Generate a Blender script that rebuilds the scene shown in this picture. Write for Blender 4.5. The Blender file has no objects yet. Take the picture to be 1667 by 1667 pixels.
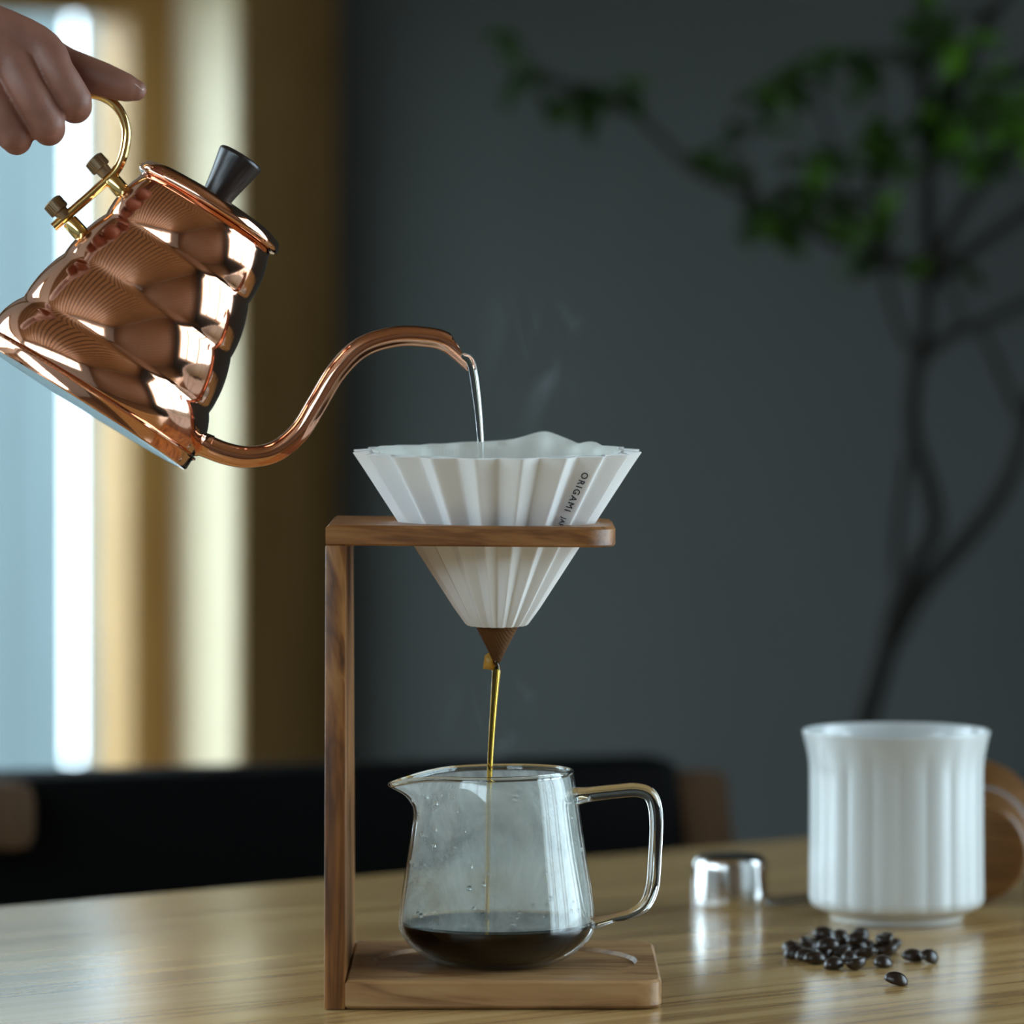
import bpy, bmesh, math, random
from mathutils import Vector, Matrix, noise as mnoise
random.seed(7)
sc = bpy.context.scene
COL = sc.collection

# ------------------------------------------------------------------ camera, world, exposure
FPX, YH, D0 = 8000.0, 530.0, 2.4          # focal length in px (1667 frame), horizon row, camera to pour-over distance
ZC = 0.3238                                # camera height above the table top (table top is z = 0)
cam_d = bpy.data.cameras.new('camera'); cam = bpy.data.objects.new('camera', cam_d); COL.objects.link(cam)
cam.location = (0, -D0, ZC); cam.rotation_euler = (math.pi / 2, 0, 0)
cam_d.sensor_width = 36; cam_d.lens = FPX / 1667 * 36
cam_d.shift_y = -(833.5 - YH) / 1667
cam_d.dof.use_dof = True; cam_d.dof.focus_distance = 2.375; cam_d.dof.aperture_fstop = 5.6
cam_d.clip_start = 0.05
sc.camera = cam
sc.view_settings.view_transform = 'Standard'; sc.view_settings.look = 'None'
sc.view_settings.gamma = 1.0; sc.view_settings.use_curve_mapping = False
sc.view_settings.exposure = 1.55
world = bpy.data.worlds.new('overcast_sky'); sc.world = world; world.use_nodes = True
bg = world.node_tree.nodes['Background']
bg.inputs['Color'].default_value = (0.77, 0.91, 1.02, 1); bg.inputs['Strength'].default_value = 3.2
sc.cycles.max_bounces = 10; sc.cycles.transparent_max_bounces = 24; sc.cycles.transmission_bounces = 10
sc.cycles.sample_clamp_indirect = 6.0

# room axes: corner of the two far walls; a runs left along the window wall, b runs into the room
PHI = math.radians(38)
UX, UY = math.cos(PHI), math.sin(PHI)
NX, NY = math.sin(PHI), -math.cos(PHI)
CX, CY = -0.1834, 2.6
def RW(a, b, z): return Vector((CX - a * UX + b * NX, CY - a * UY + b * NY, z))
FLOOR, CEIL, AMAX, BMAX = -0.72, 2.10, 4.6, 5.6
W1 = dict(a0=0.10, a1=1.02, z0=-0.37, z1=0.75)       # opening in the window wall
W2 = dict(b0=2.4, b1=5.0, z0=-0.20, z1=1.45)
W4 = dict(b0=0.20, b1=4.60, z0=1.00, z1=1.95)       # high opening added to brighten the grey wall from the unseen wall opposite
W3 = dict(a0=1.75, a1=4.30, z0=-0.37, z1=1.55)       # second opening in the window wall, left of the frame       # opening in the grey wall, to the right of the camera
def portal(name, loc, x_dir, z_dir, sx, sy):
    l = bpy.data.lights.new(name, 'AREA'); l.shape = 'RECTANGLE'; l.size = sx; l.size_y = sy
    l.cycles.is_portal = True
    o = bpy.data.objects.new(name, l); COL.objects.link(o)
    x = Vector(x_dir).normalized(); z = Vector(z_dir).normalized(); y = z.cross(x)
    m = Matrix((x, y, z)).transposed().to_4x4(); m.translation = loc; o.matrix_world = m
    return o
portal('window_portal_left', RW((W1['a0'] + W1['a1']) / 2, -0.19, 0.19), (UX, UY, 0), (-NX, -NY, 0), W1['a1'] - W1['a0'], W1['z1'] - W1['z0'])
portal('window_portal_far_left', RW((W3['a0'] + W3['a1']) / 2, -0.19, (W3['z0'] + W3['z1']) / 2), (UX, UY, 0), (-NX, -NY, 0), W3['a1'] - W3['a0'], W3['z1'] - W3['z0'])
portal('fill_portal_opposite', RW(AMAX + 0.15, (W4['b0'] + W4['b1']) / 2, (W4['z0'] + W4['z1']) / 2), (-NX, -NY, 0), (-UX, -UY, 0), W4['b1'] - W4['b0'], W4['z1'] - W4['z0'])
portal('window_portal_right', RW(-0.10, (W2['b0'] + W2['b1']) / 2, (W2['z0'] + W2['z1']) / 2), (NX, NY, 0), (UX, UY, 0), W2['b1'] - W2['b0'], W2['z1'] - W2['z0'])

# ------------------------------------------------------------------ helpers
def PW(px, py, dy=0.0):                    # a point of the photo at depth dy behind the pour-over axis
    d = D0 + dy
    return Vector(((px - 833.5) / FPX * d, dy, ZC - (py - YH) / FPX * d))
def on_table(px, py, h=0.0):
    d = (ZC - h) * FPX / (py - YH)
    return Vector(((px - 833.5) / FPX * d, d - D0, h))
S = 0.0003                                 # metres per photo pixel at the pour-over axis

def link(name, me, mat=None, parent=None, smooth=True, loc=None):
    o = bpy.data.objects.new(name, me); COL.objects.link(o)
    if mat is not None and not me.materials: me.materials.append(mat)
    if smooth:
        for p in me.polygons: p.use_smooth = True
    if parent is not None: o.parent = parent
    if loc is not None: o.location = loc
    return o
def mesh(name, verts, faces, mat=None, parent=None, smooth=True, loc=None):
    me = bpy.data.meshes.new(name); me.from_pydata([tuple(v) for v in verts], [], faces); me.update()
    return link(name, me, mat, parent, smooth, loc)
def bm_obj(name, bm, mat=None, parent=None, smooth=True, loc=None):
    bmesh.ops.recalc_face_normals(bm, faces=bm.faces)
    me = bpy.data.meshes.new(name); bm.to_mesh(me); bm.free()
    return link(name, me, mat, parent, smooth, loc)
def auto_smooth(o, ang=40):
    me = o.data
    bm = bmesh.new(); bm.from_mesh(me)
    for e in bm.edges:
        if len(e.link_faces) == 2 and e.calc_face_angle(0) > math.radians(ang): e.smooth = False
    bm.to_mesh(me); bm.free()
    return o
def empty(name, loc=(0, 0, 0), label=None, cat=None, group=None, mat4=None):
    o = bpy.data.objects.new(name, None); COL.objects.link(o); o.empty_display_size = 0.02
    if mat4 is not None: o.matrix_world = mat4
    else: o.location = loc
    return tag(o, label, cat, group)
def tag(o, label=None, cat=None, group=None, kind=None):
    if label: o['label'] = label
    if cat: o['category'] = cat
    if group: o['group'] = group
    if kind: o['kind'] = kind
    return o
def catmull(pts, n):
    out = []
    P = [Vector(p) for p in pts]
    for i in range(len(P) - 1):
        p0 = P[i - 1] if i else P[i] * 2 - P[i + 1]
        p1, p2 = P[i], P[i + 1]
        p3 = P[i + 2] if i + 2 < len(P) else P[i + 1] * 2 - P[i]
        for k in range(n):
            t = k / n
            out.append(0.5 * ((2 * p1) + (p2 - p0) * t + (2 * p0 - 5 * p1 + 4 * p2 - p3) * t * t + (3 * p1 - p0 - 3 * p2 + p3) * t ** 3))
    out.append(P[-1]); return out
def lerp_list(r, n):
    out = []
    for i in range(len(r) - 1):
        for k in range(n): out.append(r[i] + (r[i + 1] - r[i]) * k / n)
    out.append(r[-1]); return out
def tube_geo(path, radii, seg=16, cap='flat', squash=None, up=None):
    """ring list along a path; returns verts, faces"""
    path = [Vector(p) for p in path]; radii = list(radii)
    if cap == 'round':
        t0 = (path[0] - path[1]).normalized(); t1 = (path[-1] - path[-2]).normalized()
        pre, post = [], []
        for k in range(1, 6):
            a = k / 6 * math.pi / 2
            pre.insert(0, (path[0] + t0 * radii[0] * math.sin(a), radii[0] * math.cos(a)))
            post.append((path[-1] + t1 * radii[-1] * math.sin(a), radii[-1] * math.cos(a)))
        path = [p for p, r in pre] + path + [p for p, r in post]
        radii = [r for p, r in pre] + radii + [r for p, r in post]
    T = []
    for i in range(len(path)):
        a = path[max(i - 1, 0)]; b = path[min(i + 1, len(path) - 1)]
        T.append((b - a).normalized())
    n = Vector(up) if up is not None else Vector((0, 1, 0))
    if abs(n.dot(T[0])) > 0.9: n = Vector((1, 0, 0))
    n = (n - T[0] * n.dot(T[0])).normalized()
    verts, faces = [], []
    for i, p in enumerate(path):
        n = (n - T[i] * n.dot(T[i])).normalized(); b = T[i].cross(n)
        for k in range(seg):
            a = 2 * math.pi * k / seg
            s = squash if squash else (1, 1)
            verts.append(p + (n * math.cos(a) * s[0] + b * math.sin(a) * s[1]) * radii[i])
    m = len(path)
    for i in range(m - 1):
        for k in range(seg):
            k2 = (k + 1) % seg
            faces.append((i * seg + k, i * seg + k2, (i + 1) * seg + k2, (i + 1) * seg + k))
    faces.append(tuple(reversed(range(seg)))); faces.append(tuple(range((m - 1) * seg, m * seg)))
    return verts, faces
def tube(name, path, radii, mat, parent=None, seg=16, cap='flat', sub=6, squash=None, up=None):
    if not hasattr(radii, '__len__'): radii = [radii] * len(path)
    if sub > 1: P, R = catmull(path, sub), lerp_list(radii, sub)
    else: P, R = path, radii
    v, f = tube_geo(P, R, seg, cap, squash, up)
    return auto_smooth(mesh(name, v, f, mat, parent), 60)
def lathe_geo(prof, seg=64, rfun=None):
    """prof: (r, z) list; rfun(theta, r, z, i) -> (x, y, z)"""
    verts, faces = [], []
    for i, (r, z) in enumerate(prof):
        for k in range(seg):
            th = 2 * math.pi * k / seg
            verts.append(rfun(th, r, z, i) if rfun else (r * math.cos(th), r * math.sin(th), z))
    n = len(prof)
    for i in range(n - 1):
        for k in range(seg):
            k2 = (k + 1) % seg
            faces.append((i * seg + k, i * seg + k2, (i + 1) * seg + k2, (i + 1) * seg + k))
    if prof[0][0] > 1e-6: faces.append(tuple(reversed(range(seg))))
    if prof[-1][0] > 1e-6: faces.append(tuple(range((n - 1) * seg, n * seg)))
    return verts, faces
def lathe(name, prof, mat, parent=None, seg=64, rfun=None, ang=40, caps=True, loc=None):
    v, f = lathe_geo(prof, seg, rfun)
    if not caps: f = [q for q in f if len(q) == 4]
    o = mesh(name, v, f, mat, parent, True, loc)
    bm = bmesh.new(); bm.from_mesh(o.data); bmesh.ops.remove_doubles(bm, verts=bm.verts, dist=1e-7)
    bmesh.ops.recalc_face_normals(bm, faces=bm.faces); bm.to_mesh(o.data); bm.free()
    for p in o.data.polygons: p.use_smooth = True
    return auto_smooth(o, ang)
def smooth_prof(pts, n=6):
    return [(max(p.x, 0), p.y) for p in catmull([Vector((r, z, 0)) for r, z in pts], n)]
def hexa(name, P, mat, parent=None, bevel=0.0, seg=2):
    """P: eight corners, bottom ring then top ring"""
    bm = bmesh.new(); vs = [bm.verts.new(p) for p in P]
    for q in ((3, 2, 1, 0), (4, 5, 6, 7), (0, 1, 5, 4), (1, 2, 6, 5), (2, 3, 7, 6), (3, 0, 4, 7)): bm.faces.new([vs[i] for i in q])
    if bevel: bmesh.ops.bevel(bm, geom=bm.edges[:], offset=bevel, segments=seg, profile=0.6, affect='EDGES')
    return auto_smooth(bm_obj(name, bm, mat, parent), 35)
def box(name, x0, x1, y0, y1, z0, z1, mat, parent=None, bevel=0.0):
    return hexa(name, [(x0, y0, z0), (x1, y0, z0), (x1, y1, z0), (x0, y1, z0), (x0, y0, z1), (x1, y0, z1), (x1, y1, z1), (x0, y1, z1)], mat, parent, bevel)
def rbox(name, a0, a1, b0, b1, z0, z1, mat, parent=None, bevel=0.0):     # box in room axes
    return hexa(name, [RW(a0, b0, z0), RW(a0, b1, z0), RW(a1, b1, z0), RW(a1, b0, z0), RW(a0, b0, z1), RW(a0, b1, z1), RW(a1, b1, z1), RW(a1, b0, z1)], mat, parent, bevel)
def rboxes(name, boxes, mat, parent=None):
    V, F = [], []
    for a0, a1, b0, b1, z0, z1 in boxes:
        o = len(V)
        V += [RW(a0, b0, z0), RW(a0, b1, z0), RW(a1, b1, z0), RW(a1, b0, z0), RW(a0, b0, z1), RW(a0, b1, z1), RW(a1, b1, z1), RW(a1, b0, z1)]
        F += [tuple(o + i for i in q) for q in ((3, 2, 1, 0), (4, 5, 6, 7), (0, 1, 5, 4), (1, 2, 6, 5), (2, 3, 7, 6), (3, 0, 4, 7))]
    bm = bmesh.new(); vs = [bm.verts.new(v) for v in V]
    for q in F: bm.faces.new([vs[i] for i in q])
    return bm_obj(name, bm, mat, parent, False)

# ------------------------------------------------------------------ materials
def nmat(name):
    m = bpy.data.materials.new(name); m.use_nodes = True
    nt = m.node_tree; return m, nt, nt.nodes['Principled BSDF']
def N(nt, t, **kw):
    n = nt.nodes.new(t)
    for k, v in kw.items():
        if k in n.inputs.keys(): n.inputs[k].default_value = v
        else: setattr(n, k, v)
    return n
def L(nt, a, b): nt.links.new(a, b)
def ramp(nt, fac, stops):
    r = nt.nodes.new('ShaderNodeValToRGB'); el = r.color_ramp.elements
    while len(el) > 1: el.remove(el[-1])
    el[0].position, el[0].color = stops[0][0], (*stops[0][1], 1)
    for p, c in stops[1:]:
        e = el.new(p); e.color = (*c, 1)
    L(nt, fac, r.inputs['Fac']); return r.outputs['Color']
def mapping(nt, scale, rot=(0, 0, 0), coord='Object'):
    tc = nt.nodes.new('ShaderNodeTexCoord'); mp = nt.nodes.new('ShaderNodeMapping')
    mp.inputs['Scale'].default_value = scale; mp.inputs['Rotation'].default_value = rot
    L(nt, tc.outputs[coord], mp.inputs['Vector']); return mp.outputs['Vector']
def bump(nt, h, strength, dist, bsdf):
    b = nt.nodes.new('ShaderNodeBump'); b.inputs['Strength'].default_value = strength; b.inputs['Distance'].default_value = dist
    L(nt, h, b.inputs['Height']); L(nt, b.outputs['Normal'], bsdf.inputs['Normal'])
def plain(name, col, rough=0.5, metal=0.0, var=0.08, scale=40, bmp=0.0, spec=0.5, coat=0.0):
    m, nt, b = nmat(name)
    v = mapping(nt, (scale,) * 3); n = N(nt, 'ShaderNodeTexNoise', Scale=1.0, Detail=4.0); L(nt, v, n.inputs['Vector'])
    c = ramp(nt, n.outputs['Fac'], [(0.3, tuple(x * (1 - var) for x in col)), (0.7, tuple(min(1, x * (1 + var)) for x in col))])
    L(nt, c, b.inputs['Base Color'])
    b.inputs['Roughness'].default_value = rough; b.inputs['Metallic'].default_value = metal
    b.inputs['Specular IOR Level'].default_value = spec; b.inputs['Coat Weight'].default_value = coat
    if bmp: bump(nt, n.outputs['Fac'], bmp, 0.001, b)
    return m
def wood(name, dark, mid, light, along='X', scale=1.0, rough=0.45, stretch=14, rings=6.0, bmp=0.15, spec=0.5, rot=(0, 0, 0), coat=0.0):
    m, nt, b = nmat(name)
    s = {'X': (1, stretch, stretch), 'Y': (stretch, 1, stretch), 'Z': (stretch, stretch, 1)}[along]
    v = mapping(nt, tuple(x * scale for x in s), rot)
    n1 = N(nt, 'ShaderNodeTexNoise', Scale=1.0, Detail=5.0, Roughness=0.6, Distortion=0.6); L(nt, v, n1.inputs['Vector'])
    v2 = mapping(nt, tuple(x * scale * 6 for x in s), rot)
    n2 = N(nt, 'ShaderNodeTexNoise', Scale=1.0, Detail=3.0); L(nt, v2, n2.inputs['Vector'])
    ml = N(nt, 'ShaderNodeMath', operation='MULTIPLY'); L(nt, n1.outputs['Fac'], ml.inputs[0]); ml.inputs[1].default_value = rings
    fr = N(nt, 'ShaderNodeMath', operation='PINGPONG'); L(nt, ml.outputs[0], fr.inputs[0]); fr.inputs[1].default_value = 0.5
    mx = N(nt, 'ShaderNodeMath', operation='MULTIPLY_ADD'); L(nt, n2.outputs['Fac'], mx.inputs[0]); mx.inputs[1].default_value = 0.5; 
    L(nt, fr.outputs[0], mx.inputs[2])
    c = ramp(nt, mx.outputs[0], [(0.12, dark), (0.45, mid), (0.85, light)])
    L(nt, c, b.inputs['Base Color']); b.inputs['Roughness'].default_value = rough
    b.inputs['Specular IOR Level'].default_value = spec; b.inputs['Coat Weight'].default_value = coat; b.inputs['Coat Roughness'].default_value = 0.16
    if bmp: bump(nt, n2.outputs['Fac'], bmp, 0.0008, b)
    return m
def thin_glass(name, tint=(0.97, 0.99, 0.98), ior=1.45, rough=0.01):
    m, nt, b = nmat(name); nt.nodes.remove(b); out = nt.nodes['Material Output']
    geo = nt.nodes.new('ShaderNodeNewGeometry'); mi = N(nt, 'ShaderNodeMix', data_type='FLOAT')
    L(nt, geo.outputs['Backfacing'], mi.inputs[0]); mi.inputs[2].default_value = ior; mi.inputs[3].default_value = 1 / ior
    fr = nt.nodes.new('ShaderNodeFresnel'); L(nt, mi.outputs[0], fr.inputs['IOR'])
    tr = nt.nodes.new('ShaderNodeBsdfTransparent'); tr.inputs['Color'].default_value = (*tint, 1)
    gl = nt.nodes.new('ShaderNodeBsdfGlossy'); gl.inputs['Roughness'].default_value = rough
    mx = nt.nodes.new('ShaderNodeMixShader'); L(nt, fr.outputs[0], mx.inputs[0]); L(nt, tr.outputs[0], mx.inputs[1]); L(nt, gl.outputs[0], mx.inputs[2])
    L(nt, mx.outputs[0], out.inputs['Surface']); return m
def clear(name, col, ior=1.33, rough=0.0):
    m, nt, b = nmat(name)
    b.inputs['Base Color'].default_value = (*col, 1); b.inputs['Transmission Weight'].default_value = 1.0
    b.inputs['IOR'].default_value = ior; b.inputs['Roughness'].default_value = rough
    return m

M = {}
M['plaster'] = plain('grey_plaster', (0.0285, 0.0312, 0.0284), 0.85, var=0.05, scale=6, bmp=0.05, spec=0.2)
M['plaster_white'] = plain('warm_white_plaster', (0.68, 0.64, 0.58), 0.85, var=0.04, scale=5, spec=0.2)
M['plaster_warm'] = plain('beige_plaster', (0.40, 0.39, 0.37), 0.85, var=0.04, scale=5, spec=0.2)
M['ceiling'] = plain('ceiling_underlay', (0.05, 0.04, 0.03), 0.9, var=0.03, scale=5, spec=0.2)
M['floor'] = wood('floor_boards', (0.05, 0.03, 0.015), (0.10, 0.06, 0.03), (0.14, 0.09, 0.05), 'X', 1.5, 0.4)
M['pine'] = wood('pine_window_timber', (0.28, 0.14, 0.032), (0.40, 0.215, 0.055), (0.50, 0.29, 0.09), 'Z', 1.2, 0.55, stretch=18, rings=5)
M['casing'] = wood('casing_timber', (0.19, 0.11, 0.030), (0.27, 0.16, 0.048), (0.33, 0.20, 0.07), 'Z', 1.0, 0.6, stretch=10, rings=4)
M['lit_jamb'] = wood('lit_jamb_timber', (0.70, 0.56, 0.34), (0.80, 0.67, 0.43), (0.86, 0.75, 0.53), 'Z', 1.0, 0.55, stretch=12, rings=3)  # pine lightened in colour for the strong window light on this jamb
M['fence'] = wood('weathered_fence_boards', (0.055, 0.073, 0.077), (0.064, 0.086, 0.090), (0.074, 0.098, 0.103), 'Z', 1.0, 0.9, stretch=12, rings=3)
M['ground'] = plain('outdoor_ground', (0.14, 0.15, 0.12), 0.9, var=0.2, scale=4)
M['pane'] = thin_glass('window_pane_glass', (0.93, 0.97, 0.98))
M['table'] = wood('oak_table', (0.24, 0.125, 0.042), (0.48, 0.300, 0.115), (0.59, 0.40, 0.175), 'X', 0.9, 0.24, stretch=15, rings=6, bmp=0.04, coat=0.3)
M['chairwood'] = wood('chair_timber', (0.035, 0.014, 0.002), (0.06, 0.025, 0.004), (0.08, 0.036, 0.007), 'Z', 2.0, 0.75)
M['leather'] = plain('black_leather', (0.0012, 0.0014, 0.0016), 0.5, var=0.2, scale=200, bmp=0.1, spec=0.06)
M['teak'] = wood('olive_wood', (0.09, 0.028, 0.007), (0.25, 0.100, 0.026), (0.34, 0.155, 0.048), 'X', 4.0, 0.42, stretch=9, rings=6)
M['teak_v'] = wood('olive_wood_upright', (0.038, 0.011, 0.002), (0.19, 0.068, 0.014), (0.35, 0.16, 0.045), 'Z', 3.2, 0.42, stretch=11, rings=7)
M['base_wood'] = wood('pale_olive_wood', (0.15, 0.065, 0.022), (0.33, 0.175, 0.070), (0.42, 0.25, 0.11), 'X', 4.0, 0.40, stretch=9, rings=6)
M['bark'] = plain('dark_bark', (0.009, 0.008, 0.006), 0.9, var=0.3, scale=60)
M['steel'] = plain('brushed_steel', (0.62, 0.62, 0.61), 0.16, 1.0, var=0.03, scale=20)
M['brass'] = plain('polished_brass', (0.83, 0.60, 0.24), 0.13, 1.0, var=0.05, scale=60)
M['knurl'] = plain('dull_brass', (0.36, 0.25, 0.15), 0.38, 1.0, var=0.1, scale=80)
M['blackwood'] = wood('black_stained_wood', (0.008, 0.006, 0.006), (0.016, 0.012, 0.012), (0.03, 0.023, 0.022), 'Z', 10, 0.32, stretch=10, bmp=0.2)
M['porcelain'] = plain('white_porcelain', (0.88, 0.89, 0.89), 0.20, var=0.01, scale=10, spec=0.5)
M['ceramic'] = plain('white_glazed_mug', (0.64, 0.68, 0.685), 0.16, var=0.01, scale=10)
M['bean'] = plain('roasted_bean', (0.020, 0.011, 0.007), 0.30, var=0.4, scale=300, bmp=0.15)
M['bowl'] = wood('turned_bowl_wood', (0.08, 0.030, 0.008), (0.15, 0.065, 0.018), (0.20, 0.09, 0.028), 'X', 5, 0.35)
M['sheen_grey'] = plain('grey_sheen_band', (0.42, 0.40, 0.41), 0.35, 0.6, var=0.05)
M['ink'] = plain('navy_ink', (0.012, 0.018, 0.030), 0.4, var=0.05)
M['glass'] = thin_glass('server_glass')
M['glass_rod'] = clear('glass_rod', (0.98, 1.0, 0.99), 1.47)
M['water'] = clear('water', (0.97, 0.99, 1.0), 1.33)
M['coffee_stream'] = clear('coffee_stream', (0.80, 0.50, 0.08), 1.34)
M['coffee'] = plain('black_coffee', (0.003, 0.0011, 0.0005), 0.03, var=0.02, spec=0.03)
M['slurry'] = plain('coffee_slurry', (0.07, 0.035, 0.015), 0.35, var=0.4, scale=150, bmp=0.3)
M['nail'] = plain('fingernail', (0.62, 0.42, 0.36), 0.28, var=0.03)
M['pot'] = plain('dark_stoneware', (0.03, 0.032, 0.034), 0.55, var=0.15, scale=30)
def copper():
    m, nt, b = nmat('polished_copper')
    v = mapping(nt, (30, 30, 30)); n = N(nt, 'ShaderNodeTexNoise', Scale=1.0, Detail=6.0); L(nt, v, n.inputs['Vector'])
    c = ramp(nt, n.outputs['Fac'], [(0.3, (0.78, 0.40, 0.26)), (0.7, (0.90, 0.50, 0.35))]); L(nt, c, b.inputs['Base Color'])
    b.inputs['Metallic'].default_value = 1.0
    mr = N(nt, 'ShaderNodeMapRange'); L(nt, n.outputs['Fac'], mr.inputs[0]); mr.inputs[3].default_value = 0.05; mr.inputs[4].default_value = 0.12
    L(nt, mr.outputs[0], b.inputs['Roughness']); return m
M['copper'] = copper()
def skin():
    m, nt, b = nmat('skin')
    v = mapping(nt, (60, 60, 60)); n = N(nt, 'ShaderNodeTexNoise', Scale=1.0, Detail=5.0); L(nt, v, n.inputs['Vector'])
    c = ramp(nt, n.outputs['Fac'], [(0.3, (0.20, 0.082, 0.054)), (0.7, (0.27, 0.118, 0.080))]); L(nt, c, b.inputs['Base Color'])
    b.inputs['Subsurface Weight'].default_value = 0.15; b.inputs['Subsurface Scale'].default_value = 0.004
    b.inputs['Subsurface Radius'].default_value = (1.0, 0.35, 0.2); b.inputs['Roughness'].default_value = 0.55
    v2 = mapping(nt, (500, 500, 500)); n2 = N(nt, 'ShaderNodeTexVoronoi', Scale=1.0); L(nt, v2, n2.inputs['Vector'])
    bump(nt, n2.outputs['Distance'], 0.12, 0.0006, b); return m
M['skin'] = skin()
def leaf(name, gain):
    m, nt, b = nmat(name); out = nt.nodes['Material Output']
    oi = nt.nodes.new('ShaderNodeObjectInfo')
    c = ramp(nt, oi.outputs['Random'], [(0.0, tuple(gain * x for x in (0.012, 0.030, 0.004))), (0.6, tuple(gain * x for x in (0.020, 0.055, 0.005))), (1.0, tuple(gain * x for x in (0.050, 0.120, 0.008)))])
    L(nt, c, b.inputs['Base Color']); b.inputs['Roughness'].default_value = 0.5
    tr = nt.nodes.new('ShaderNodeBsdfTranslucent'); L(nt, c, tr.inputs['Color'])
    mx = nt.nodes.new('ShaderNodeMixShader'); mx.inputs[0].default_value = 0.45
    L(nt, b.outputs[0], mx.inputs[1]); L(nt, tr.outputs[0], mx.inputs[2]); L(nt, mx.outputs[0], out.inputs['Surface']); return m
M['leaf'] = leaf('leaf', 0.9); M['lit_leaf'] = leaf('lit_leaf', 3.6)  # brighter copy of the same greens paints in light on upper right leaves
def paper():
    m, nt, b = nmat('filter_paper'); out = nt.nodes['Material Output']
    tc = nt.nodes.new('ShaderNodeTexCoord'); sp = nt.nodes.new('ShaderNodeSeparateXYZ'); L(nt, tc.outputs['Object'], sp.inputs[0])
    n = N(nt, 'ShaderNodeTexNoise', Scale=90.0, Detail=3.0); L(nt, tc.outputs['Object'], n.inputs['Vector'])
    ad = N(nt, 'ShaderNodeMath', operation='MULTIPLY_ADD'); L(nt, n.outputs['Fac'], ad.inputs[0]); ad.inputs[1].default_value = 0.012; L(nt, sp.outputs['Z'], ad.inputs[2])
    mr = N(nt, 'ShaderNodeMapRange'); L(nt, ad.outputs[0], mr.inputs[0]); mr.inputs[1].default_value = -0.03; mr.inputs[2].default_value = 0.093
    c = ramp(nt, mr.outputs[0], [(0.0, (0.10, 0.035, 0.006)), (0.30, (0.17, 0.07, 0.015)), (0.55, (0.45, 0.30, 0.12)), (0.80, (0.74, 0.70, 0.55)), (0.88, (0.84, 0.86, 0.82))])
    L(nt, c, b.inputs['Base Color']); b.inputs['Roughness'].default_value = 0.7
    w = N(nt, 'ShaderNodeTexWave', Scale=260.0, Distortion=0.5); v = mapping(nt, (1, 1, 0.5), (0.0, 0.5, 0.3)); L(nt, v, w.inputs['Vector'])
    bump(nt, w.outputs['Fac'], 0.25, 0.0004, b)
    tr = nt.nodes.new('ShaderNodeBsdfTranslucent'); L(nt, c, tr.inputs['Color'])
    mx = nt.nodes.new('ShaderNodeMixShader'); mx.inputs[0].default_value = 0.35
    L(nt, b.outputs[0], mx.inputs[1]); L(nt, tr.outputs[0], mx.inputs[2]); L(nt, mx.outputs[0], out.inputs['Surface']); return m
M['paper'] = paper()
M['wet_paper'] = plain('wet_amber_paper', (0.55, 0.30, 0.05), 0.4, var=0.2, scale=200)
def fog():
    m, nt, b = nmat('condensation'); nt.nodes.remove(b); out = nt.nodes['Material Output']
    v = mapping(nt, (22, 22, 16)); n = N(nt, 'ShaderNodeTexNoise', Scale=1.0, Detail=6.0, Roughness=0.62, Distortion=1.2); L(nt, v, n.inputs['Vector'])
    f = ramp(nt, n.outputs['Fac'], [(0.34, (0.16,) * 3), (0.50, (0.42,) * 3), (0.64, (0.66,) * 3)])
    t = nt.nodes.new('ShaderNodeBsdfTransparent'); d = nt.nodes.new('ShaderNodeBsdfDiffuse'); d.inputs['Color'].default_value = (0.85, 0.88, 0.88, 1)
    tl = nt.nodes.new('ShaderNodeBsdfTranslucent'); tl.inputs['Color'].default_value = (0.85, 0.88, 0.88, 1)
    m1 = nt.nodes.new('ShaderNodeMixShader'); m1.inputs[0].default_value = 0.5; L(nt, d.outputs[0], m1.inputs[1]); L(nt, tl.outputs[0], m1.inputs[2])
    mx = nt.nodes.new('ShaderNodeMixShader'); L(nt, f, mx.inputs[0]); L(nt, t.outputs[0], mx.inputs[1]); L(nt, m1.outputs[0], mx.inputs[2])
    L(nt, mx.outputs[0], out.inputs['Surface']); return m
M['fog'] = fog()

# ------------------------------------------------------------------ the room
def struct(o): o['kind'] = 'structure'; return o
struct(rboxes('floor', [(-0.2, AMAX + 0.2, -0.2, BMAX + 0.2, FLOOR - 0.1, FLOOR)], M['floor']))
ce = struct(rboxes('ceiling', [(-0.2, AMAX + 0.2, -0.2, BMAX + 0.2, CEIL, CEIL + 0.1)], M['ceiling']))
struct(rboxes('wall_left', [(-0.2, W1['a0'], -0.2, 0, FLOOR, CEIL), (W1['a1'], W3['a0'], -0.2, 0, FLOOR, CEIL), (W3['a1'], AMAX, -0.2, 0, FLOOR, CEIL), (W3['a0'], W3['a1'], -0.2, 0, FLOOR, W3['z0']), (W3['a0'], W3['a1'], -0.2, 0, W3['z1'], CEIL),
                            (W1['a0'], W1['a1'], -0.2, 0, FLOOR, W1['z0']), (W1['a0'], W1['a1'], -0.2, 0, W1['z1'], CEIL)], M['plaster_white']))
struct(rboxes('wall_back', [(-0.2, 0, 0, W2['b0'], FLOOR, CEIL), (-0.2, 0, W2['b1'], BMAX, FLOOR, CEIL),
                            (-0.2, 0, W2['b0'], W2['b1'], FLOOR, W2['z0']), (-0.2, 0, W2['b0'], W2['b1'], W2['z1'], CEIL)], M['plaster']))
struct(rboxes('wall_front', [(AMAX, AMAX + 0.2, -0.2, W4['b0'], FLOOR, CEIL), (AMAX, AMAX + 0.2, W4['b1'], BMAX + 0.2, FLOOR, CEIL),
                             (AMAX, AMAX + 0.2, W4['b0'], W4['b1'], FLOOR, W4['z0']), (AMAX, AMAX + 0.2, W4['b0'], W4['b1'], W4['z1'], CEIL)], M['plaster_warm']))
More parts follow.
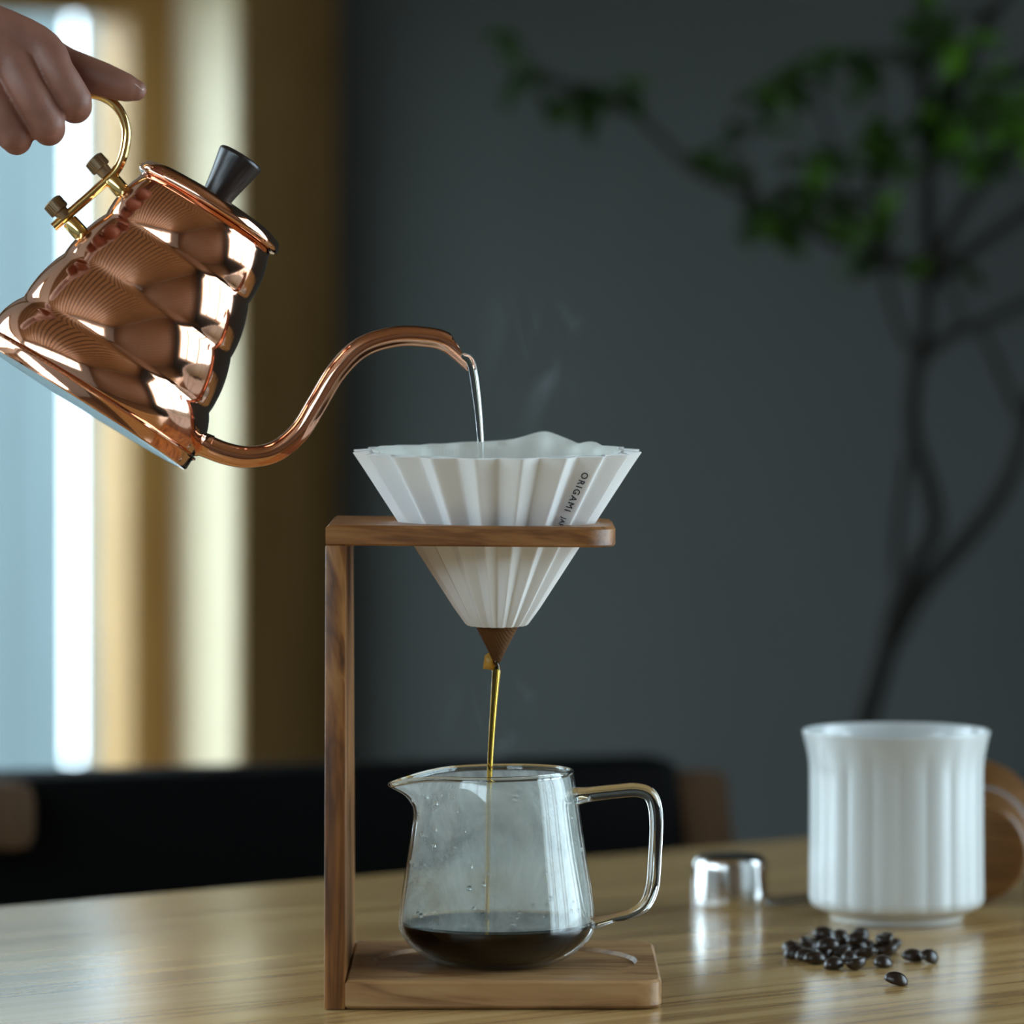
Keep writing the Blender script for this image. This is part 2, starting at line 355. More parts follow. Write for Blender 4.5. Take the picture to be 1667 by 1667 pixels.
wr = struct(rboxes('wall_right', [(-0.2, AMAX, BMAX, BMAX + 0.2, FLOOR, CEIL)], M['plaster_warm']))
M['cladding'] = wood('wall_cladding', (0.07, 0.03, 0.010), (0.14, 0.068, 0.024), (0.20, 0.10, 0.04), 'X', 1.0, 0.5, rot=(0, 0, -PHI))
for k in range(18):
    z = FLOOR + 0.02 + k * 0.154
    rbox('cladding_board', 0.02, AMAX - 0.02, BMAX - 0.02, BMAX, z, z + 0.140, M['cladding'], wr, 0.004)
M['ceiling_board'] = wood('ceiling_boards', (0.14, 0.070, 0.028), (0.29, 0.165, 0.075), (0.36, 0.22, 0.105), 'X', 1.2, 0.45, rot=(0, 0, -PHI))
for k in range(28):
    b = 0.01 + k * 0.20
    rbox('ceiling_board', 0.01, AMAX - 0.01, b, b + 0.145, CEIL - 0.018, CEIL, M['ceiling_board'], ce, 0.003)
# timber lining and casing of the left window
t1 = struct(empty('trim_1', RW(0.06, 0, FLOOR)))
def world_child(o, p):
    o.parent = p; o.matrix_parent_inverse = p.matrix_world.inverted(); return o
bpy.context.view_layer.update()
for nm, bx, mt in (('casing_board', (0.0, 0.1216, 0.0, 0.012, FLOOR, CEIL), 'casing'),
                   ('casing_board', (1.0, 1.12, 0.0, 0.012, FLOOR, CEIL), 'casing'),
                   ('casing_board', (0.1216, 1.0, 0.0, 0.012, 0.728, 0.85), 'casing'),
                   ('sill_board', (0.1216, 1.0, -0.16, 0.05, -0.372, -0.35), 'pine'),
                   ('jamb_board', (0.10, 0.1216, -0.18, 0.0, -0.35, 0.728), 'lit_jamb'),
                   ('jamb_board', (1.0, 1.02, -0.18, 0.0, -0.35, 0.728), 'pine'),
                   ('head_board', (0.10, 1.02, -0.18, 0.0, 0.728, 0.75), 'pine')):
    world_child(rbox(nm, *bx, M[mt], None, 0.002), t1)
w1 = struct(empty('window_1', RW(0.56, -0.15, -0.35)))
bpy.context.view_layer.update()
for nm, bx, mt in (('stile', (0.1216, 0.174, -0.170, -0.104, -0.35, 0.728), 'pine'), 
                   ('stile', (0.948, 1.0, -0.170, -0.104, -0.35, 0.728), 'pine'),
                   ('rail', (0.174, 0.948, -0.170, -0.104, 0.6375, 0.728), 'pine'), ('rail', (0.174, 0.948, -0.170, -0.104, -0.35, -0.28), 'pine'),
                   ('pane', (0.174, 0.948, -0.157, -0.153, -0.28, 0.6375), 'pane')):
    world_child(rbox(nm, *bx, M[mt], None, 0.0 if nm == 'pane' else 0.002), w1)
w2 = struct(empty('window_2', RW(-0.1, (W2['b0'] + W2['b1']) / 2, W2['z0'])))
bpy.context.view_layer.update()
b0, b1, z0, z1 = W2['b0'], W2['b1'], W2['z0'], W2['z1']
def frame(o, lo, hi, z0, z1, n, fn):
    st = 0.055
    fn('rail', lo, hi, z0, z0 + st, o); fn('rail', lo, hi, z1 - st, z1, o)
    w = (hi - lo - st) / n
    for k in range(n + 1): fn('stile', lo + k * w, lo + k * w + st, z0 + st, z1 - st, o)
    for k in range(n): fn('pane', lo + k * w + st, lo + (k + 1) * w, z0 + st, z1 - st, o)
def fn2(nm, lo, hi, z0, z1, o):
    t = 0.002 if nm == 'pane' else 0.04
    world_child(rbox(nm, -0.10 - t, -0.10 + t, lo, hi, z0, z1, M['pane' if nm == 'pane' else 'pine'], None, 0.0 if nm == 'pane' else 0.002), o)
frame(w2, b0, b1, z0, z1, 3, fn2)
w3 = struct(empty('window_3', RW((W3['a0'] + W3['a1']) / 2, -0.1, W3['z0'])))
bpy.context.view_layer.update()
def fn3(nm, lo, hi, z0, z1, o):
    t = 0.002 if nm == 'pane' else 0.04
    world_child(rbox(nm, lo, hi, -0.10 - t, -0.10 + t, z0, z1, M['pane' if nm == 'pane' else 'pine'], None, 0.0 if nm == 'pane' else 0.002), o)
w4 = struct(empty('fill_window_4', RW(AMAX + 0.1, (W4['b0'] + W4['b1']) / 2, W4['z0'])))
bpy.context.view_layer.update()
def fn4(nm, lo, hi, z0, z1, o):
    t = 0.002 if nm == 'pane' else 0.04
    world_child(rbox(nm, AMAX + 0.10 - t, AMAX + 0.10 + t, lo, hi, z0, z1, M['pane' if nm == 'pane' else 'pine'], None, 0.0 if nm == 'pane' else 0.002), o)
frame(w4, W4['b0'], W4['b1'], W4['z0'], W4['z1'], 4, fn4)
frame(w3, W3['a0'], W3['a1'], W3['z0'], W3['z1'], 3, fn3)
# outdoors beyond the left window: ground and a board fence with one open gap
struct(rboxes('outdoor_ground', [(-8, 8, -9, -0.2, -1.15, -1.05)], M['ground']))
fc = empty('board_fence', RW(0, -1.2, -1.05), 'blue-grey upright board fence seen through the left window', 'fence')
bpy.context.view_layer.update()
a = -0.4600
for k in range(9):
    world_child(rbox('fence_board', a, a + 0.092, -1.222, -1.2, -1.05, 0.86, M['fence'], None, 0.002), fc); a += 0.0945
a = -0.4830
for k in range(9):
    world_child(rbox('fence_board', a - 0.092, a, -1.222, -1.2, -1.05, 0.86, M['fence'], None, 0.002), fc); a -= 0.0945
for zz in (-0.7, 0.76): world_child(rbox('fence_rail', -1.35, 0.42, -1.262, -1.222, zz, zz + 0.07, M['fence'], None, 0.002), fc)

# ------------------------------------------------------------------ dining table
ta = math.atan2(UY, UX)
tb = empty('dining_table', RW(1.35, 2.17, FLOOR), 'long oak dining table with a glossy oiled top under the coffee set', 'table')
tb.rotation_euler = (0, 0, ta)
box('tabletop', -1.05, 1.05, -0.453, 0.453, 0.72 - 0.032, 0.72, M['table'], tb, 0.004)
for sx in (-0.95, 0.95):
    for sy in (-0.37, 0.37): box('leg', sx - 0.035, sx + 0.035, sy - 0.035, sy + 0.035, 0, 0.688, M['table'], tb, 0.004)
box('apron', -0.9, 0.9, -0.36, -0.335, 0.60, 0.688, M['table'], tb, 0.002); box('apron', -0.9, 0.9, 0.335, 0.36, 0.60, 0.688, M['table'], tb, 0.002)

# ------------------------------------------------------------------ black leather chair beyond the table
pl = Vector((-0.327, 0.90)); pr = Vector((0.1118, 1.018)); mid = (pl + pr) / 2; cw = (pr - pl).length
ch = empty('dining_chair', (mid.x, mid.y, FLOOR), 'dining chair with black leather back and splayed wooden posts behind the table', 'chair')
ch.rotation_euler = (0, 0, math.atan2(pr.y - pl.y, pr.x - pl.x))
hw = cw / 2; zt = 0.72 + 0.026
def pillow(name, x0, x1, y0, y1, z0, z1, mat, parent, bev): return box(name, x0, x1, y0, y1, z0, z1, mat, parent, bev)
pillow('backrest', -hw - 0.06, hw, -0.03, 0.02, 0.50, zt, M['leather'], ch, 0.018)
pillow('seat', -hw - 0.01, hw + 0.01, -0.48, -0.04, 0.41, 0.47, M['leather'], ch, 0.02)
for s in (-1, 1):
    ex = 0.06 if s < 0 else 0.0
    x0 = s * (hw - 0.004 + ex); x1 = s * (hw + 0.034 + ex); y0, y1 = -0.022, 0.022
    top, bot = zt - 0.012, 0.0; sp = s * 0.10
    xs = sorted((x0, x1)); xb = sorted((x0 + sp, x1 + sp))
    hexa('post', [(xb[0], y0 + 0.06, bot), (xb[1], y0 + 0.06, bot), (xb[1], y1 + 0.06, bot), (xb[0], y1 + 0.06, bot),
                  (xs[0], y0, top), (xs[1], y0, top), (xs[1], y1, top), (xs[0], y1, top)], M['chairwood'], ch, 0.006)
    xl = sorted((s * (hw - 0.03), s * (hw + 0.0)))
    hexa('front_leg', [(xl[0] + sp * .4, -0.46, 0), (xl[1] + sp * .4, -0.46, 0), (xl[1] + sp * .4, -0.43, 0), (xl[0] + sp * .4, -0.43, 0),
                 (xl[0], -0.45, 0.42), (xl[1], -0.45, 0.42), (xl[1], -0.41, 0.42), (xl[0], -0.41, 0.42)], M['chairwood'], ch, 0.004)
    side = sorted((s * (hw + 0.012), s * (hw + 0.04)))
    box('side_rail', side[0] , side[1], -0.44, 0.03, 0.36, 0.41, M['chairwood'], ch, 0.004)
box('armrest', -hw - 0.09, -hw - 0.004, -0.075, -0.028, zt - 0.048, zt - 0.003, M['chairwood'], ch, 0.012)
box('seat_rail', -hw - 0.01, hw + 0.01, 0.0, 0.03, 0.36, 0.41, M['chairwood'], ch, 0.004)

# ------------------------------------------------------------------ drip stand
st = empty('drip_stand', (0, 0, 0), 'olive wood pour-over stand holding the white dripper above its base', 'stand')
XL, XPI = -0.0889, -0.0790                     # outer and inner side of the upright
HB, HT = 0.0765, 0.058                         # half depth at the base and at the shelf
ZB, ZS0, ZS1 = 0.0139, 0.2190, 0.2287          # base top, shelf underside, shelf top
def rr_ray(c, th, x0, x1, h, rr):
    """distance from c to a rectangle with rounded right corners"""
    dx, dy = math.cos(th), math.sin(th)
    def inside(t):
        x, y = c[0] + dx * t, c[1] + dy * t
        if x < x0 or x > x1 or abs(y) > h: return False
        if x > x1 - rr and abs(y) > h - rr: return (x - x1 + rr) ** 2 + (abs(y) - h + rr) ** 2 <= rr * rr
        return True
    lo, hi = 0.0, 0.4
    for _ in range(40):
        m = (lo + hi) / 2
        if inside(m): lo = m
        else: hi = m
    return lo
def plate(name, c, x0, x1, h, rr, loops, mat, parent, zshear=0.0, closed=True):
    """loops: ('in', r, z) circles around c or ('out', inset, z) outlines; joined in order"""
    th = [2 * math.pi * k / 120 for k in range(120)]
    for sx, sy in ((x0, h), (x0, -h)):
        th.append(math.atan2(sy - c[1], sx - c[0]) % (2 * math.pi))
    th = sorted(th); n = len(th); V, F = [], []
    for kind, r, z in loops:
        for t in th:
            d = r if kind == 'in' else rr_ray(c, t, x0 + r, x1 - r, h - r, max(rr - r, 0.0005))
            x = c[0] + math.cos(t) * d
            V.append((x, c[1] + math.sin(t) * d, z + zshear * (x - x0)))
    m = len(loops)
    for i in range(m if closed else m - 1):
        j = (i + 1) % m
        for k in range(n):
            k2 = (k + 1) % n; F.append((i * n + k, i * n + k2, j * n + k2, j * n + k))
    if not closed: F.append(tuple(reversed(range(n)))); F.append(tuple(range((m - 1) * n, m * n)))
    bm = bmesh.new(); vs = [bm.verts.new(v) for v in V]
    for q in F: bm.faces.new([vs[i] for i in q])
    return auto_smooth(bm_obj(name, bm, mat, parent), 30)
DX = (809 - 833.5) * S                          # axis of dripper and server
c2 = 0.0014
plate('base_plate', (DX + 0.004, 0), XPI, 0.0710, HB, 0.011, [('out', c2, 0.0006), ('out', 0, 0.002), ('out', 0, ZB - c2), ('out', c2, ZB), ('in', 0.0645, ZB),
      ('in', 0.0630, ZB - 0.0018), ('in', 0.02, ZB - 0.0018)], M['base_wood'], st, closed=False)
plate('shelf', (DX, 0), XL, 0.0497, HT, 0.020, [('in', 0.0462, ZS0), ('out', c2 * .6, ZS0), ('out', 0, ZS0 + c2 * .6), ('out', 0, ZS1 - c2), ('out', c2, ZS1), ('in', 0.0500, ZS1), ('in', 0.0490, ZS1 - 0.001)],
      M['teak'], st, zshear=-0.008)
hexa('upright', [(XL, -HB, 0.0004), (XPI, -HB, 0.0004), (XPI, HB, 0.0004), (XL, HB, 0.0004),
                 (XL, -HT, ZS0), (XPI - .0004, -HT, ZS0), (XPI - .0004, HT, ZS0), (XL, HT, ZS0)], M['teak_v'], st, 0.0008)

# ------------------------------------------------------------------ dripper
def zp(y): return ZC - (y - YH) * S             # height of a photo row at the pour-over axis
ZR, ZD = zp(733), zp(1018)                      # dripper rim and foot
dr = empty('coffee_dripper', (DX, 0, ZD), 'white porcelain dripper with folded ribs seated in the wooden stand', 'dripper')
dr.rotation_euler = (math.radians(1.7), 0, 0)
HD = ZR - ZD; KZ = 0.985
def rc(z): return (52 + (237 - 52) * z / HD) * S
def zig(th):
    t = (math.degrees(th) - 190.0) / 18.0
    return 0.5 - 0.5 * math.asin(KZ * math.cos(2 * math.pi * t)) / math.asin(KZ)      # 0 crest, 1 valley
def drip_fun(th, r, z, i):
    amp = 0.10 if r >= 0 else 0.10
    rr = abs(r) * (1 - 0.10 * zig(th)); return (rr * math.cos(th), rr * math.sin(th), z)
tw = 0.0026
prof = [(rc(0) - tw, 0.0012), (rc(0) - 0.0012, 0.0), (rc(0), 0.0009)] + [(rc(z), z) for z in [HD * k / 10 for k in range(1, 10)]] + \
       [(rc(HD) - 0.0006, HD - 0.0012), (rc(HD), HD - 0.0004), (rc(HD) - 0.0006, HD), (rc(HD) - 0.0022, HD), (rc(HD) - 0.0030, HD - 0.0006)] + \
       [(rc(z) - tw - 0.0003, z) for z in [HD * k / 10 for k in range(9, 0, -1)]] + [(rc(0) - tw, 0.0012)]
lathe('body', prof, M['porcelain'], dr, 400, drip_fun, 75, caps=False)
# the maker's lettering down one rib, reading from the rim towards the foot
def cyl(thdeg, r, z): return Vector((r * math.cos(math.radians(thdeg)), r * math.sin(math.radians(thdeg)), z))
c_t, c_b = cyl(180 + 136, rc(HD), HD), cyl(180 + 136, rc(HD * .3), HD * .3)
v_t, v_b = cyl(180 + 127, rc(HD) * .9, HD), cyl(180 + 127, rc(HD * .3) * .9, HD * .3)
d_b = (c_b - c_t).normalized(); inp = (c_t - v_t); u_p = (inp - d_b * inp.dot(d_b)).normalized(); nrm = d_b.cross(u_p)
if nrm.y > 0: nrm = -nrm
def lettering(txt, size, start, off, space):
    cu = bpy.data.curves.new('lettering', 'FONT'); cu.body = txt; cu.size = size; cu.extrude = 0.00006; cu.space_character = space; cu.bevel_depth = size * 0.013; cu.bevel_resolution = 0
    o = bpy.data.objects.new('lettering_curve', cu); COL.objects.link(o); bpy.context.view_layer.update()
    me = bpy.data.meshes.new_from_object(o.evaluated_get(bpy.context.evaluated_depsgraph_get()))
    bpy.data.objects.remove(o)
    me.materials.clear(); me.materials.append(M['ink'])
    t = link('lettering', me, None, dr, False)
    m = Matrix((d_b, u_p, d_b.cross(u_p))).transposed().to_4x4(); m.translation = c_t + d_b * start - u_p * off + nrm * 0.0008
    t.matrix_local = m; t['label'] = 'dark lettering ' + txt; return t
lettering('ORIGAMI', 0.0046, 0.0108, 0.0062, 1.28)
lettering('JAPAN', 0.0034, 0.0372, 0.0058, 1.15)

# ------------------------------------------------------------------ paper filter
pf = empty('paper_filter', (DX, 0, ZD), 'white cone paper filter in the dripper, its wet brown tip poking out below', 'filter')
pf.rotation_euler = dr.rotation_euler
def filt_fun(th, r, z, i):
    k = max(0.0, min(1.0, (z - HD * .55) / (HD * .45)))
    deg = math.degrees(th) % 360
    rr = r + k * 0.0012 * math.cos(th * 20 + 0.7) + k * 0.0010 * math.sin(th * 7)
    if k > 0:
        back = 0.5 + 0.5 * math.sin(th)
        hump = math.exp(-((deg - 66) / 13) ** 2) * 0.0058 + math.exp(-((deg - 38) / 6) ** 2) * 0.0018
        z += (k ** 3) * (back * 0.0012 - 0.0004 + hump + 0.0005 * math.sin(th * 5))
    return (rr * math.cos(th), rr * math.sin(th), z)
fp = [(2.5 * S, -0.0198), (36 * S, 0.0)] + [((36 + 0.572 * z / S) * S, z) for z in [HD * k / 24 for k in range(1, 25)]]
fp = [(2.5 * S, -0.0198), (9 * S, -0.0160), (22 * S, -0.008)] + fp[1:]
fo = lathe('cone', fp, M['paper'], pf, 200, filt_fun, 80, caps=False)
sm = fo.modifiers.new('thickness', 'SOLIDIFY'); sm.thickness = 0.00035
fl = mesh('seam_flap', [(-20 * S, .0006, -.0148), (-9 * S, .0010, -.0125), (-1 * S, .0002, -.0190), (-5 * S, .0004, -.0220), (-23 * S, .0008, -.0212)], [(0, 1, 2, 3, 4)], M['wet_paper'], pf)
sm = fl.modifiers.new('thickness', 'SOLIDIFY'); sm.thickness = 0.0005
zs = HD * .62; rs = (36 + 0.572 * zs / S) * S - 0.0016
sl = lathe('coffee_slurry', [(0.0, zs - .004), (rs * .6, zs - .001), (rs, zs)], M['slurry'], None, 64, None, 60, caps=False, loc=(DX, 0, ZD))
sl.rotation_euler = dr.rotation_euler
tag(sl, 'wet brown coffee grounds steeping inside the paper filter', 'coffee', kind='stuff')

# ------------------------------------------------------------------ glass server, coffee, streams
SZ = ZB - 0.0018 + 0.0002
gs = empty('glass_server', (DX, 0, SZ), 'clear glass coffee server with a pouring lip and loop handle on the stand base', 'server')
P_out = [(0, 1570), (60, 1570), (88, 1568.5), (112, 1560), (138, 1543), (153, 1526), (159, 1512), (159.5, 1500), (157, 1470), (150.5, 1425), (144, 1384), (134, 1312), (127.5, 1275), (124, 1262)]
so = smooth_prof([(r * S, zp(y) - SZ) for r, y in P_out], 5)
zb_ = so[0][1]; so = [(r, max(z - zb_, 0.0)) for r, z in so]
ztop = so[-1][1]
GT = 0.0017
def normals2(p):
    out = []
    for i in range(len(p)):
        a, b = p[max(i - 1, 0)], p[min(i + 1, len(p) - 1)]
        dx, dz = b[0] - a[0], b[1] - a[1]; l = math.hypot(dx, dz) or 1; out.append((-dz / l, dx / l))
    return out
nn = normals2(so)
si = [(max(r + n[0] * GT, 0), z + n[1] * GT) for (r, z), n in zip(so, nn)]
si[0] = (0, GT); 
def lip(th, r, z, i=0):
    x, y = r * math.cos(th), r * math.sin(th)
    k = max(0.0, min(1.0, (z - (ztop - 0.023)) / 0.023)); k = k * k * (3 - 2 * k) * k
    dd = abs((math.degrees(th) - 180 + 180) % 360 - 180)
    w = math.exp(-(dd / 24.0) ** 2) * k
    x -= w * 52 * S; z -= w * 17 * S * k; y *= (1 - 0.35 * w)
    # the rim rises a little towards the handle
    return (x, y, z + k * 0.0006 * math.cos(th))
rim = [(so[-1][0] - 0.0003, ztop + 0.0006), (so[-1][0] - GT / 2, ztop + 0.0009), (so[-1][0] - GT + 0.0003, ztop + 0.0006)]
lathe('body', so + rim + si[::-1], M['glass'], gs, 128, lip, 70, caps=False)
rpath = [Vector(lip(2 * math.pi * k / 96, so[-1][0] - GT / 2, ztop + 0.0006)) for k in range(97)]
tube('rim', rpath, 0.0013, M['glass_rod'], gs, 10, 'flat', 1, up=(0, 0, 1))
hp = [(936, 1296), (960, 1293), (1000, 1288.5), (1036, 1286), (1058, 1294), (1067, 1316), (1068.5, 1350), (1066, 1400), (1062, 1445), (1049, 1474), (1026, 1488), (998, 1494.5), (967, 1503)]
hr = [15, 12, 11.5, 11.5, 11.5, 11.5, 11, 11, 11, 10, 8.5, 7.5, 10]
tube('handle', [PW(*p) - Vector((DX, 0, SZ)) for p in hp], [r * S for r in hr], M['glass_rod'], gs, 24, 'round', 6)
# fog on the inside of the glass and beads of condensation
zc = zp(1503) - SZ
fi = [(r - 0.0003, z) for r, z in si if z > zc + 0.0005 and z < ztop - 0.001]
lathe('condensation_film', fi, M['fog'], gs, 96, lip, 80, caps=False)
bm = bmesh.new()
for k in range(90):
    i = random.randrange(2, len(fi) - 6); th = random.uniform(math.pi * 1.02, math.pi * 1.98)
    p = Vector(lip(th, fi[i][0] - 0.0002, fi[i][1] + random.uniform(-.001, .001)))
    rr = random.choice((0.0005, 0.0007, 0.0009, 0.0013)); 
    mm = Matrix.Translation(p) @ Matrix.Diagonal((rr, rr * .6, rr * 1.25, 1))
    bmesh.ops.create_icosphere(bm, subdivisions=1, radius=1.0, matrix=mm)
tag(bm_obj('water_beads', bm, M['water'], gs), kind='stuff')
cp = [(r - 0.00025, z) for r, z in si if z < zc]; cp[0] = (0, cp[0][1] + .0002)
cp = [(max(r, 0), z + .0002) for r, z in cp] + [(cp[-1][0] + 0.0, zc), (cp[-1][0] - 0.0012, zc - 0.0004), (0.01, zc - 0.0005), (0, zc - 0.0005)]
co = lathe('coffee', cp, M['coffee'], None, 96, None, 50, caps=False, loc=(DX, 0, SZ))
tag(co, 'black coffee pooled in the bottom of the glass server', 'coffee')
cs = [(807, 1078), (808, 1092), (806, 1120), (803, 1160), (799.5, 1215), (797, 1265), (795, 1330), (794, 1420), (793, 1502)]
o = tube('coffee_stream', [PW(x, y) for x, y in cs], [5 * S, 7 * S, 6.2 * S, 5.5 * S, 5 * S, 4.6 * S, 4 * S, 3.6 * S, 3.4 * S], M['coffee_stream'], None, 16, 'round', 6)
tag(o, 'thin amber coffee stream falling from the filter tip into the server', 'coffee')
ws = [(756, 580), (764, 585.5), (769, 598), (774, 630), (778.5, 670), (782, 715), (784, 760), (785, 800)]
o = tube('water_stream', [PW(x, y) for x, y in ws], [5.5 * S, 7 * S, 7 * S, 6.6 * S, 5.8 * S, 5.2 * S, 5 * S, 5 * S], M['water'], None, 16, 'round', 6)
tag(o, 'clear hot water stream falling from the kettle spout into the dripper', 'water')

# ------------------------------------------------------------------ kettle
KB = PW(136, 662.5)
TK = math.radians(32.0)
kx = Vector((math.cos(TK), 0, -math.sin(TK))); kz = Vector((math.sin(TK), 0, math.cos(TK)))
KM = Matrix((kx, kz.cross(kx), kz)).transposed().to_4x4() @ Matrix.Rotation(math.radians(-5.2), 4, 'X')
KM.translation = KB
kt = empty('pouring_kettle', (0, 0, 0), 'tilted ribbed copper pouring kettle with brass handle and gooseneck spout', 'kettle', None, KM)
bpy.context.view_layer.update()
def KP(px, py, dy=0.0):                     # photo point in the plane of the spout, in kettle coordinates
    rx, ry = px - 136, py - 662.5
    return Vector(((rx * math.cos(TK) + ry * math.sin(TK)) * S, dy, (rx * math.sin(TK) - ry * math.cos(TK)) * S))
cre = [(24, 194), (100, 178), (195, 160), (286, 137), (362, 126)]     # height, radius of the creases between the bulges (px)
kp = []
for i in range(4):
    h0, r0 = cre[i]; h1, r1 = cre[i + 1]
    for k in range(12):
        t = k / 12; bul = math.sin(math.pi * t) ** 0.8 * (9.0, 6.0, 5.5, 5.0)[i]
        kp.append(((r0 + (r1 - r0) * t + bul) * S, (h0 + (h1 - h0) * t) * S))
kp += [(126 * S, 362 * S), (123 * S, 374 * S), (118 * S, 376 * S)]
kp = [(180 * S, 22 * S)] + kp
lathe('body', kp, M['copper'], kt, 128, None, 75)
lathe('base_ring', [(184 * S, 0), (193 * S, 0.6 * S), (195.5 * S, 3 * S), (195.5 * S, 18 * S), (197 * S, 21 * S), (200 * S, 22.5 * S), (199.5 * S, 25 * S), (190 * S, 26.5 * S), (180 * S, 26 * S)], M['copper'], kt, 128, None, 35, caps=False)
lathe('bottom_plate', [(0, 3 * S), (150 * S, 2 * S), (184 * S, 0.2 * S), (184.5 * S, 4 * S), (0, 6 * S)], M['steel'], kt, 96, None, 60, caps=False)
ld = lathe('lid', smooth_prof([(0, 376 * S), (126 * S, 376 * S)], 2) + [(131 * S, 377.5 * S), (133 * S, 381 * S), (132 * S, 387 * S), (127 * S, 395 * S), (110 * S, 401 * S), (70 * S, 405 * S), (0, 407 * S)], M['copper'], kt, 96, None, 50, caps=False)
lathe('knob', smooth_prof([(0, 404 * S), (24 * S, 404 * S)], 1) + smooth_prof([(25 * S, 405 * S), (28 * S, 425 * S), (33 * S, 450 * S), (38.5 * S, 474 * S), (39 * S, 480 * S), (36 * S, 484 * S), (25 * S, 486 * S), (0, 487 * S)], 4), M['blackwood'], ld, 48, None, 60, caps=False)
# spout
sp = [(312, 716), (340, 728), (370, 739), (405, 744), (448, 735), (487, 703), (517, 655), (548, 604), (588, 565), (640, 547.5), (690, 547), (730, 557), (772, 592)]
srad = [17, 16.5, 16, 15.5, 15.2, 15, 15, 15, 15, 14.6, 14.3, 14, 13.6]
P = catmull([KP(*p) for p in sp], 8); R = [r * S for r in lerp_list(srad, 8)]
V, F = tube_geo(P, R, 32, 'flat')
bm = bmesh.new(); vs = [bm.verts.new(v) for v in V]
for q in F[:-2]: bm.faces.new([vs[i] for i in q])
a_, b_ = KP(731, 541), KP(760, 586)           # slanted mouth
cutn = Vector((b_ - a_)).cross(Vector((0, 1, 0))).normalized()
if cutn.dot(KP(800, 540) - a_) < 0: cutn = -cutn
bmesh.ops.bisect_plane(bm, geom=bm.verts[:] + bm.edges[:] + bm.faces[:], plane_co=a_, plane_no=cutn, clear_outer=True)
o = bm_obj('spout', bm, M['copper'], kt); md = o.modifiers.new('thickness', 'SOLIDIFY'); md.thickness = 0.0007; md.offset = -1
cd = (KP(350, 731) - KP(318, 719)).normalized(); c0 = KP(318, 718.5)
tube('spout_collar', [c0, c0 + cd * 12 * S, c0 + cd * 13 * S, c0 + cd * 26 * S, c0 + cd * 27 * S], [26 * S, 21 * S, 19.5 * S, 19.5 * S, 17.5 * S], M['copper'], kt, 32, 'flat', 1)
# handle: bent brass rod on two stand-offs with knurled nuts
hpth = [(86, 369), (120, 338.5), (154, 308), (180, 284), (194, 263), (202, 235), (203, 205), (190, 173), (166, 155), (138, 150), (100, 160), (50, 184), (0, 212), (-40, 236)]
hd = tube('handle', [KP(*p) for p in hpth], 7.8 * S, M['brass'], kt, 20, 'flat', 6)
hd.data.materials[0] = M['brass']
for (nx, ny), (ex, ey) in (((158, 266), (206, 319)), ((91, 336), (139, 389))):
    A, B = KP(nx, ny), KP(ex, ey); d = (B - A).normalized()
    n = tube('knurled_nut', [A - d * 14 * S, A - d * 12 * S, A + d * 8 * S, A + d * 9 * S, A + d * 22 * S], [13 * S, 16.5 * S, 16.5 * S, 12 * S, 11 * S], M['knurl'], hd, 24, 'flat', 1)
    rb = bmesh.new()
    e1 = d.cross(Vector((0, 1, 0))).normalized(); e2 = d.cross(e1)
    for k in range(24):
        an = 2 * math.pi * k / 24; c = A - d * 2 * S + (e1 * math.cos(an) + e2 * math.sin(an)) * 16.5 * S
        m = Matrix((d, (e1 * math.cos(an) + e2 * math.sin(an)), d.cross(e1 * math.cos(an) + e2 * math.sin(an)))).transposed().to_4x4(); m.translation = c
        bmesh.ops.create_cube(rb, size=1.0, matrix=m @ Matrix.Diagonal((18 * S, 1.6 * S, 2.0 * S, 1)))
    n2 = bm_obj('knurling', rb, M['knurl'], hd, False); n2['kind'] = 'stuff'
    q = A + d * 30 * S
    tube('stand_off', [q, q + d * 1.5 * S, q + d * 29 * S, q + d * 30 * S, q + d * 38 * S], [12 * S, 13.5 * S, 13.5 * S, 11 * S, 9 * S], M['brass'], hd, 28, 'flat', 1)

# ------------------------------------------------------------------ the pouring hand
hv, hf = [], []
def limb(pts, radii, sub=5):
    P = [PW(x, y, dy) for x, y, dy in pts]
    v, f = tube_geo(catmull(P, sub), [r * S for r in lerp_list(radii, sub)], 20, 'round')
    o = len(hv); hv.extend(v); hf.extend(tuple(o + i for i in q) for q in f)
limb([(-160, -22, -.004), (-70, 24, -.010), (58, 74, -.009), (94, 118, -.016), (121, 163, -.015)], [48, 42, 35, 28, 28.5])     # index
limb([(121, 163, -.015), (124, 176, -.004), (116, 176, .010), (100, 152, .016)], [28.5, 25, 22, 18])
limb([(-165, 0, -.008), (-90, 40, -.015), (10, 92, -.013), (46, 148, -.020), (77, 200, -.018)], [48, 42, 36, 29, 29])          # middle
limb([(77, 200, -.018), (80, 212, -.006), (72, 208, .010), (54, 180, .016)], [29, 26, 23, 18])
limb([(-170, 20, -.006), (-120, 60, -.012), (-40, 116, -.010), (-5, 170, -.017), (24, 217, -.016)], [48, 42, 34, 28, 28])       # ring
limb([(24, 217, -.016), (27, 228, -.004), (18, 222, .010), (2, 196, .016)], [28, 25, 22, 18])
limb([(-175, 40, .0), (-140, 80, -.004), (-82, 142, -.004), (-52, 186, -.012), (-26, 222, -.012)], [44, 40, 32, 25, 24])        # little
limb([(-26, 222, -.012), (-24, 230, -.002), (-32, 224, .010), (-44, 204, .015)], [24, 22, 19, 16])
limb([(114, 177, -.014), (131, 159, -.012)], [17, 18], 2)      # square knuckle ends
limb([(67, 212, -.017), (87, 195, -.015)], [18, 18], 2)
limb([(14, 228, -.015), (34, 213, -.013)], [17, 17], 2)
limb([(-120, 10, .008), (-20, 58, .014), (60, 84, .016)], [52, 44, 34])                                                          # palm heel
